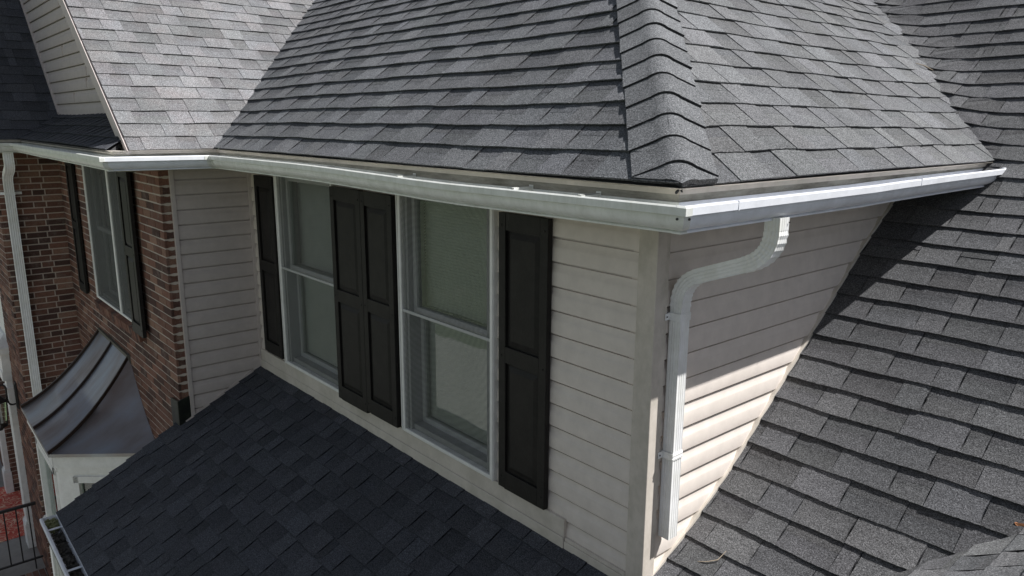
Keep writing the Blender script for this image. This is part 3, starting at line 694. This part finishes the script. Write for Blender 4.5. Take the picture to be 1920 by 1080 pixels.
# ------------------------------------------------------------------ brick walls
BH, BL, MJ = .0677, .2032, .0125
rb = random.Random(31)
def btone():
    u = rb.random()
    if u < .22: c = (.082, .046, .038)
    elif u < .55: c = (.140, .070, .052)
    elif u < .85: c = (.185, .092, .066)
    else: c = (.235, .135, .097)
    k = rb.uniform(.95, 1.3); return (c[0]*k, c[1]*k, c[2]*k)
def brick_wall(name, P, L, z0, z1, openings, label, par=0, stack=None, mort=(0, 0), lump=False, dirx=None):
    """P(a,out,z); bricks proud 0..out; par: which course parity starts with a header"""
    b_ = MB(); mb = MB(); k = 0
    nz = int((z1-z0)/BH)+1
    for k in range(nz):
        za = z0+k*BH; zb = min(za+BH-MJ, z1)
        if zb-za < .01: continue
        a = 0; first = True
        while a < L-.005:
            ln = BL-MJ
            if first and (k+par) % 2: ln = .0966
            first = False; e = min(a+ln, L)
            if stack and a < stack-.004 < e: e = stack-.012 if stack-.012 > a+.03 else e
            ok = e-a > .012
            segs = [(a, e)]
            for (oa, ob, oz0, oz1) in openings:
                if za < oz1-.02 and zb > oz0+.02:
                    ns = []
                    for s0, s1 in segs:
                        if s1 <= oa or s0 >= ob: ns.append((s0, s1))
                        else:
                            if s0 < oa-.01: ns.append((s0, oa))
                            if s1 > ob+.01: ns.append((ob, s1))
                    segs = ns
            if ok:
                for s0, s1 in segs:
                    j = rb.uniform(-.0015, .0015); q = rb.uniform(-.001, .001)
                    b_.fbox(P, s0, s1, -.02, 0+j, za+q, zb+q, btone())
            a = e+MJ
    zs = z0-.01
    rects = [(0.006, L-.001, z0-.01, z1)]
    if openings:
        oa, ob, oz0, oz1 = openings[0]; rects = [(0.006, oa, z0-.01, z1), (ob, L-.001, z0-.01, z1), (oa, ob, z0-.01, oz0), (oa, ob, oz1, z1)]
    for r_ in rects:
        if r_[3] > r_[2] and r_[1] > r_[0]: mb.fbox(P, r_[0], r_[1], -.10, -.0040, r_[2], r_[3])
    o = b_.build(name, M['brick'], house, label); mb.build('mortar', M['mortar'], o); return o
ZB = -3.9+.013
W3 = brick_wall('brick_wall', lambda a, o1, z: V((-4.125-a, -.70-o1, z)), 7.89-4.125+.03, ZB, 1.6, [(.955, 2.335, .185, 1.6)], 'brown brick wall around the twin window')
W3s = brick_wall('brick_wall', lambda a, o1, z: V((-4.125+o1, -.679+a+.0, z)), .078, ZB+.0, 1.6, [], 'narrow brick return with lumpy mortar at the corner', par=1)
W4 = brick_wall('brick_wall', lambda a, o1, z: V((-7.89+o1, -1.289+a, z)), .589, ZB, 1.6, [], 'darker brick wall behind the tall downspout', par=1, stack=.434)
W5 = brick_wall('brick_wall', lambda a, o1, z: V((-7.89-a, -1.31-o1, z)), 1.05, ZB, 1.6, [], 'brick pier of the entry at the left edge', par=0)
W6 = brick_wall('brick_wall', lambda a, o1, z: V((-10.86+o1, -1.289+a, z)), 1.5, ZB, -1.1, [], 'brick jamb deep inside the entry', par=1)
W7 = brick_wall('brick_wall', lambda a, o1, z: V((-10.86-a, -1.31-o1, z)), 2.5, ZB, 1.6, [], 'far brick wall beyond the entry', par=0)
boxo('entry_lintel', M['wpaint'], house, (-10.86, -8.94, -1.31, -1.2, -1.0, 1.6)); boxo('entry_wall', M['wpaint'], house, (-10.86, -8.94, .15, .2, -3.6, -1.0))
# smeared mortar beds on the return corner
mb = MB()
k = 0
z = ZB+BH-MJ
while z < 1.55:
    if z > -.4:
        h = rb.uniform(.010, .017); o1 = rb.uniform(.0, .003); e = .098
        pts = [(.012+rb.uniform(-.004, .006), z+.004), (.03, z+.004-h*.6), (.05, z-h*.8+.003), (.075, z+.004-h*.5), (e, z+.002), (e, z+.008), (.07, z+.008+h*.55), (.045, z+.009+h*.6), (.022, z+.008+h*.3)]
        mb.hexa([V((-4.130, -.70+a, zz)) for a, zz in pts], [V((-4.1215+o1, -.70+a, zz)) for a, zz in pts])
    z += BH
smear = mb.build('mortar_smear', M['mortar'], W3s)
bm = bmesh.new(); mo = [c for c in W3s.children if c.name.startswith('mortar') and c is not smear][0]; bm.from_mesh(mo.data); bm.from_mesh(smear.data); bm.to_mesh(mo.data); bm.free(); bpy.data.objects.remove(smear)
# rowlock sill under the twin window
b_ = MB(); x = -6.56
while x < -5.0:
    j = rb.uniform(-.002, .002)
    b_.hexa([V((x, -.745+j, .06)), V((x+.058, -.745+j, .06)), V((x+.058, -.69, .075)), V((x, -.69, .075))], [V((x, -.755+j, .138)), V((x+.058, -.755+j, .138)), V((x+.058, -.655, .180)), V((x, -.655, .180))], btone()); x += .0677
sill = b_.build('brick_sill', M['brick'], house, 'sloping rowlock brick sill under the twin window')
b_ = MB(); b_.hexa([V((-6.56, -.738, .062)), V((-4.99, -.738, .062)), V((-4.99, -.69, .076)), V((-6.56, -.69, .076))], [V((-6.56, -.748, .134)), V((-4.99, -.748, .134)), V((-4.99, -.656, .174)), V((-6.56, -.656, .174))]); b_.build('mortar', M['mortar'], sill)
boxo('window_header', M['trim'], house, (-6.50, -5.03, -.76, -.66, 1.575, 1.60))
# black step flashing at the brick corner
b_ = MB(); b_.hexa([V((-4.30, -.722, -.60)), V((-4.108, -.722, -.52)), V((-4.108, -.704, -.52)), V((-4.30, -.704, -.60))], [V((-4.30, -.722, -.262)), V((-4.108, -.722, -.240)), V((-4.108, -.704, -.24)), V((-4.30, -.704, -.262))])
b_.hexa([V((-4.1075, -.722, -.55)), V((-4.1075, -.594, -.45)), V((-4.121, -.594, -.45)), V((-4.121, -.722, -.55))], [V((-4.1075, -.722, -.24)), V((-4.1075, -.594, -.205)), V((-4.121, -.594, -.205)), V((-4.121, -.722, -.24))])
b_.build('step_flashing', M['flash'], house, 'black metal flashing wrapped around the brick corner foot', bevel=.003)
b_ = MB()
for (ax, ay, bx, by) in ((-4.40, -.80, -4.10, -.72),): b_.hexa([V((ax, -.80, z_of_y(-.80)+.013)), V((-4.09, -.80, z_of_y(-.80)+.013)), V((-4.09, -.71, z_of_y(-.71)+.013)), V((ax, -.71, z_of_y(-.71)+.013))], [V((ax, -.80, z_of_y(-.80)+.016)), V((-4.09, -.80, z_of_y(-.80)+.016)), V((-4.09, -.71, z_of_y(-.71)+.016)), V((ax, -.71, z_of_y(-.71)+.016))])
# ------------------------------------------------------------------ lower eave gutter, end, downspout
def low_eave():
    pa = [(-4.27, -1.61), (.6, -1.61)]
    mitre_sweep([(-.03, -1.14), (0, -1.14), (0, -.965), (-.03, -.965)], pa, 'fascia', M['wpaint'], 'white fascia under the shaded porch roof')
    z0 = -.955-1.7035
    g_ = mitre_sweep([(a-.372+.001, z+z0-.012) for a, z in GP], pa, 'gutter', M['gutter_clean'], 'debris filled gutter at the bottom left', smooth=True)
    b_ = MB(); b_.hexa([V((-4.2715, -1.61-(a-.3715), z+z0-.012)) for a, z in o_[:-1]], [V((-4.268, -1.61-(a-.3715), z+z0-.012)) for a, z in o_[:-1]]); b_.build('end_cap', M['gutter_clean'], g_)
    for xx in (-4.08, -3.42, -2.7): boxo('hanger', M['gutter_clean'], g_, (xx, xx+.022, -1.715, -1.61, -.982, -.978), bevel=0)
    return g_
g_low = low_eave()
b_ = MB(); r5 = random.Random(8)
for i in range(26):
    x = -4.25+r5.random()*.14; yv2 = -1.70+r5.random()*.09; s_ = r5.uniform(.012, .028); z = -1.0+r5.uniform(0, .02)
    b_.hexa([V((x-s_, yv2-s_*.5, -1.04)), V((x+s_, yv2-s_, -1.04)), V((x+s_*.7, yv2+s_, -1.04)), V((x-s_, yv2+s_*.8, -1.04))], [V((x-s_*.7, yv2-s_*.4, z)), V((x+s_*.6, yv2-s_*.7, z+.004)), V((x+s_*.5, yv2+s_*.6, z-.002)), V((x-s_*.6, yv2+s_*.5, z+.003))])
tag(b_.build('moss_clump', M['moss'], None, bevel=.004), 'green moss clump in the left end of the low gutter', 'moss', kind='stuff')
b_ = MB()
for i in range(520):
    x = -4.08+r5.random()*1.6; yy_ = -1.705+r5.random()*.09; z = -1.035+r5.random()*.03; a = r5.random()*6.3; l = r5.uniform(.010, .03)
    d = V((math.cos(a), math.sin(a)*.6, r5.uniform(-.3, .5)))*l; e = V((-d.y, d.x, r5.uniform(-.01, .01)))*.5; c_ = V((x, yy_, z)); b_.face([c_-d, c_+e, c_+d, c_-e])
b_.box(-4.1, -1, -1.71, -1.612, -1.065, -1.04)
tag(b_.build('leaf_litter', M['leafdark'], None, fix=False), 'dark wet leaf litter filling the low gutter', 'leaf litter', kind='stuff')
pipe('downspout', [V((-3.95, -1.68, -1.06)), V((-3.95, -1.68, -1.4)), V((-3.95, -1.68, -3.8))], .09, .07, M['ds'], 'white downspout below the debris filled gutter')
# low roof rake board and side wall below
b_ = MB(); A = V((-4.222, -1.61, -.965)); B = V((-4.222, -.71, z_of_y(-.71)-.012)); D_ = V((0, 0, -.07)); X_ = V((.02, 0, 0))
b_.hexa([A+D_, B+D_, B, A], [p+X_ for p in (A+D_, B+D_, B, A)]); b_.build('rake_board', M['flash'], house)
b_ = MB(); b_.box(-4.15, .3, -1.50, -1.44, -1.15, -.98); b_.build('porch_beam', M['wpaint'], house)
# ------------------------------------------------------------------ bay window with copper roof
bay = empty('bay_window', (-6.15, -.7, -1.0), house); bay['label'] = 'white bay window with curved bronze copper roof'
bay.location = (0, 0, 0)
TL, TR = V((-6.72, -.702, -.215)), V((-5.60, -.702, -.235))
EL, ER = V((-6.88, -1.47, -.945)), V((-5.44, -1.47, -.945)); WL, WR = V((-7.42, -.702, -.945)), V((-4.84, -.702, -.945))
def cur(a, b2, u, sag=.17):
    p = a.lerp(b2, u); p.z -= sag*4*u*(1-u)*.55; return p
b_ = MB(); NS = 12
rows = []
for i in range(NS+1):
    u = i/NS; rows.append([cur(TL, WL, u, .2) if i else TL, cur(TL, EL, u), cur(TR, ER, u), cur(TR, WR, u, .2)])
for r0, r1 in zip(rows, rows[1:]):
    for j in range(3): b_.face([r0[j], r0[j+1], r1[j+1], r1[j]])
last = rows[-1]; dn_ = V((0, 0, -.03))
for j in range(3): b_.face([last[j], last[j+1], last[j+1]+dn_, last[j]+dn_])
b_.face([p+dn_ for p in last])
b_.build('bay_roof', M['copper'], bay, smooth=True, fix=False)
M['seam'] = plain('dark_bronze_seam', (.05, .033, .028), .45, metal=.6)
def rib(a, b2):
    b_ = MB(); pts = [cur(a, b2, i/NS)+V((0, 0, .006)) for i in range(NS+1)]
    fr_ = [(V((1, 0, 0)), V((0, -.25, .97)))]*len(pts); b_.sweep([(-.009, -.01), (.009, -.01), (.009, .022), (-.009, .022)], pts, fr_)
    b_.build('roof_seam', M['seam'], bay)
rib(TL, EL); rib(TL.lerp(TR, .47), EL.lerp(ER, .5)); rib(TR, ER)
b_ = MB(); b_.hexa([TL+V((-.03, -.008, -.06)), TR+V((.05, -.008, -.06)), TR+V((.05, .004, -.06)), TL+V((-.03, .004, -.06))], [TL+V((0, -.022, .02)), TR+V((.02, -.022, .02)), TR+V((.02, .004, .02)), TL+V((0, .004, .02))]); b_.build('flashing_strip', plain('grey_green_flashing', (.12, .115, .09), .6), bay)
def ins(p, k=.06): c_ = V((-6.16, -.70, 0)); q = V((p.x, p.y, 0)); d = (c_-q).normalized(); return q+d*k
cor = [ins(WL, .08), ins(EL, .10), ins(ER, .10), ins(WR, .08)]
def wallseg(b_, A, B, z0, z1, t0=0, t1=.03, u0=0, u1=1):
    d = (B-A); n_ = V((d.y, -d.x, 0)).normalized()
    P_, Q_ = A+d*u0, A+d*u1
    b_.hexa([P_+n_*t0+V((0, 0, z0)), Q_+n_*t0+V((0, 0, z0)), Q_+n_*t1+V((0, 0, z0)), P_+n_*t1+V((0, 0, z0))], [P_+n_*t0+V((0, 0, z1)), Q_+n_*t0+V((0, 0, z1)), Q_+n_*t1+V((0, 0, z1)), P_+n_*t1+V((0, 0, z1))])
b_ = MB()
for A, B in zip(cor, cor[1:]):
    wallseg(b_, A, B, -1.10, -.976, -.05, .045, -.02, 1.02); wallseg(b_, A, B, -1.16, -1.10, -.05, .02, 0, 1)
    wallseg(b_, A, B, -1.25, -1.16, -.05, .0); wallseg(b_, A, B, -2.75, -2.2, -.05, .0); wallseg(b_, A, B, -2.2, -2.16, -.05, .03)
    wallseg(b_, A, B, -2.2, -1.2, -.05, .0, 0, .14); wallseg(b_, A, B, -2.2, -1.2, -.05, .0, .86, 1)
    wallseg(b_, A, B, -2.2, -1.2, -.04, .018, .14, .19); wallseg(b_, A, B, -2.2, -1.2, -.04, .018, .81, .86); wallseg(b_, A, B, -1.26, -1.2, -.04, .018, .14, .86)
b_.build('bay_body', M['wpaint'], bay, bevel=.004)
b_ = MB()
for A, B in zip(cor, cor[1:]): wallseg(b_, A, B, -2.16, -1.24, -.03, -.026, .17, .83)
b_.build('bay_glass', M['glass'], bay)
b_ = MB()
for A, B in zip(cor, cor[1:]): wallseg(b_, A, B, -2.16, -1.24, -.10, -.09, .15, .85)
b_.build('curtain', M['blind'], bay)

# ------------------------------------------------------------------ entry: pilasters, porch, rug, rail, lantern
b_ = MB()
def pil(b_, x0, x1, z0=-3.55):
    b_.box(x0, x1, -1.375, -1.30, z0+.36, -1.25); b_.box(x0-.02, x1+.02, -1.40, -1.30, z0, z0+.34); b_.box(x0-.01, x1+.01, -1.388, -1.30, z0+.34, z0+.37)
    b_.box(x0-.03, x1+.03, -1.41, -1.30, -1.24, -1.12); b_.box(x0-.015, x1+.015, -1.39, -1.30, -1.36, -1.33)
    for i in range(3):
        xx = x0+.03+i*.05; b_.box(xx, xx+.02, -1.381, -1.37, z0+.45, -1.42)
pil(b_, -9.14, -8.955)
es = empty('door_surround', (0, 0, 0), house); es['label'] = 'white pilastered entry surround at the left edge'
b_.build('pilaster', M['wpaint'], es, bevel=.004)
b_ = MB(); pil(b_, -11.05, -10.87); b_.build('pilaster', M['wpaint'], es, bevel=.004)
b_ = MB(); b_.box(-11.1, -8.90, -1.40, -1.30, -1.12, -.88); b_.box(-11.16, -8.85, -1.46, -1.30, -.88, -.80); b_.hexa([V((-11.16, -1.46, -.80)), V((-8.85, -1.46, -.80)), V((-8.85, -1.3, -.80)), V((-11.16, -1.3, -.80))], [V((-11.0, -1.33, -.66)), V((-9.0, -1.33, -.66)), V((-9.0, -1.3, -.66)), V((-11.0, -1.3, -.66))])
b_.build('entablature', M['wpaint'], es, bevel=.004)
b_ = MB(); b_.box(-10.7, -8.95, .05, .1, -3.55, -1.1); b_.build('door', M['door'], house)
b_ = MB(); b_.box(-13.5, -8.12, -3.2, .2, -3.75, -3.55); pf = b_.build('porch_floor', M['concrete'], house, 'grey concrete porch floor with brick edge', bevel=.01)
b_ = MB(); yq = -3.15
while yq < -.75:
    b_.box(-8.30, -8.095, yq, yq+.058, -3.64, -3.545, btone()); yq += .0677
k = 0
for kz in range(5):
    yq = -3.2+(kz % 2)*.1
    while yq < -1.4: b_.box(-8.2, -8.11, yq, yq+.193, -3.72-kz*.0677, -3.663-kz*.0677, btone()); yq += .2032
eb = b_.build('brick_edging', M['brick'], pf); 
b_ = MB(); b_.box(-8.29, -8.10, -3.2, -.75, -4.1, -3.56); b_.build('mortar', M['mortar'], pf)
b_ = MB(); b_.box(-11.15, -9.35, -2.9, -.95, -3.549, -3.540)
tag(b_.build('rug', M['rug'], None), 'red patterned rug lying on the porch floor', 'rug')
# railing along the porch edge (runs in Y)
rail = empty('porch_railing', (-8.36, -1.33, -3.55)); tag(rail, 'thin black iron railing along the porch edge', 'railing')
def addloc(o): o.location = -V((-8.36, -1.33, -3.55)); return o
b_ = MB(); b_.box(-8.378, -8.342, -3.1, -1.315, -2.685, -2.665); b_.box(-8.370, -8.350, -3.1, -1.315, -2.70, -2.685); addloc(b_.build('top_rail', M['iron'], rail))
b_ = MB(); b_.box(-8.372, -8.348, -3.1, -1.315, -3.42, -3.40); addloc(b_.build('bottom_rail', M['iron'], rail))
yq = -1.40; i = 0
bal = None
while yq > -3.1:
    lowz = -3.55 if i % 12 == 0 else -3.41
    b_ = MB(); b_.box(-8.367, -8.353, -.007, .007, lowz, -2.69)
    o = b_.build('baluster' if i % 12 else 'post', M['iron'], rail); o.location = V((8.36, 1.33+yq, 3.55)); yq -= .125; i += 1
# lantern
lan = empty('wall_lantern', (-8.62, -1.31, -1.35)); tag(lan, 'black wall lantern on a curved arm beside the entry', 'lantern')
LO = V((-8.62, -1.31, -1.35))
b_ = MB(); b_.box(-.05, .05, -.02, 0, -.17, .17); b_.box(-.035, .035, -.03, -.02, -.15, .15); b_.build('backplate', M['iron'], lan, bevel=.006)
b_ = MB(); arm = bez(V((0, -.02, -.10)), V((0, -.12, -.14)), V((0, -.11, .02)), 8)+bez(V((0, -.11, .04)), V((0, -.10, .18)), V((0, -.165, .16)), 8)+bez(V((0, -.18, .16)), V((0, -.235, .15)), V((0, -.22, .06)), 5); b_.tube(arm, .011, 8); b_.build('arm', M['iron'], lan, smooth=True)
b_ = MB()
def ring(b_, cz, r_, h_, r2_, cy=-.22, k=6):
    a = [V((math.cos(i*2*math.pi/k)*r_, cy+math.sin(i*2*math.pi/k)*r_, cz)) for i in range(k)]; c_ = [V((math.cos(i*2*math.pi/k)*r2_, cy+math.sin(i*2*math.pi/k)*r2_, cz+h_)) for i in range(k)]; b_.hexa(a, c_)
ring(b_, -.02, .11, .07, .03); ring(b_, .05, .02, .03, .012); ring(b_, -.035, .125, .015, .11); ring(b_, -.36, .07, .02, .085); ring(b_, -.40, .02, .04, .05)
for i in range(6):
    a_ = i*math.pi/3; c0 = V((math.cos(a_)*.083, -.22+math.sin(a_)*.083, -.345)); c1 = V((math.cos(a_)*.108, -.22+math.sin(a_)*.108, -.035)); b_.tube([c0, c1], .006, 6)
b_.build('cage', M['iron'], lan)
b_ = MB(); ring(b_, -.34, .078, .30, .100); b_.build('glass_panes', M['glass'], lan)

# ------------------------------------------------------------------ small things on the roofs
def roofpt(x, y, h=.02): return FM(x, t_of_y(y), h)
def twig(pts, rad, label, kinks=3):
    b_ = MB(); b_.tube(pts, rad, 6); return tag(b_.build('twig', M['twig'], None, smooth=True), label, 'twig')
twig([roofpt(.15, .075+.13, .018), roofpt(.19, .22, .024), roofpt(.225, .25, .025), roofpt(.235, .30, .03)], [.0016, .0025, .002, .0012], 'curved twig on the grey shingles beside the downspout foot')
twig([roofpt(.35, .02, .018), roofpt(.375, .012, .022), roofpt(.40, .018, .019)], [.001, .0022, .001], 'short pale twig near the bottom edge of the right roof')
def leafo(c_, d, e, label):
    b_ = MB(); q = []
    for i in range(10):
        a_ = i/10*2*math.pi; q.append(c_+d*math.cos(a_)+e*math.sin(a_)*(.6+.4*abs(math.cos(a_)))+V((0, 0, .004*math.cos(2*a_))))
    b_.face(q); b_.face([p+V((0, 0, .001)) for p in reversed(q)])
    for i in range(10): b_.face([q[i], q[(i+1) % 10], q[(i+1) % 10]+V((0, 0, .001)), q[i]+V((0, 0, .001))])
    return tag(b_.build('leaf', M['leaf'], None), label, 'leaf')
twig([F2(3.02, .93, .018), F2(3.04, .88, .03), F2(3.08, .83, .02)], [.002, .004, .002], 'thin pale twig on the sunlit hip slope near the valley')
leafo(V((1.165, .80, .455)), V((.022, .006, .004)), V((-.004, .009, .006)), 'brown dry leaf caught in the lower right valley')

# ------------------------------------------------------------------ ground
b_ = MB(); b_.face([V((-220, -220, -4.1)), V((220, -220, -4.1)), V((220, 220, -4.1)), V((-220, 220, -4.1))])
tag(b_.build('lawn', M['lawn'], None), None, kind='structure')
b_ = MB(); b_.box(-26, .8, -9.5, -1.9, -4.2, -4.085)
tag(b_.build('bounce_slab', M['bounce'], None), None, kind='structure')  # unseen slab, added to bounce neutral light and show in the panes
# closed body of the house behind the visible walls
b_ = MB(); b_.box(-4.0, -.14, .45, 7, -4.1, 1.55); b_.box(-7.75, -4.3, .0, 7, -4.1, 1.5); b_.box(-4.12, 5.6, -.45, -.40, -4.1, -.5); b_.box(5.5, 5.6, -.4, 7, -4.1, .9)
b_.build('inner_wall', M['siding_mauve'], house)
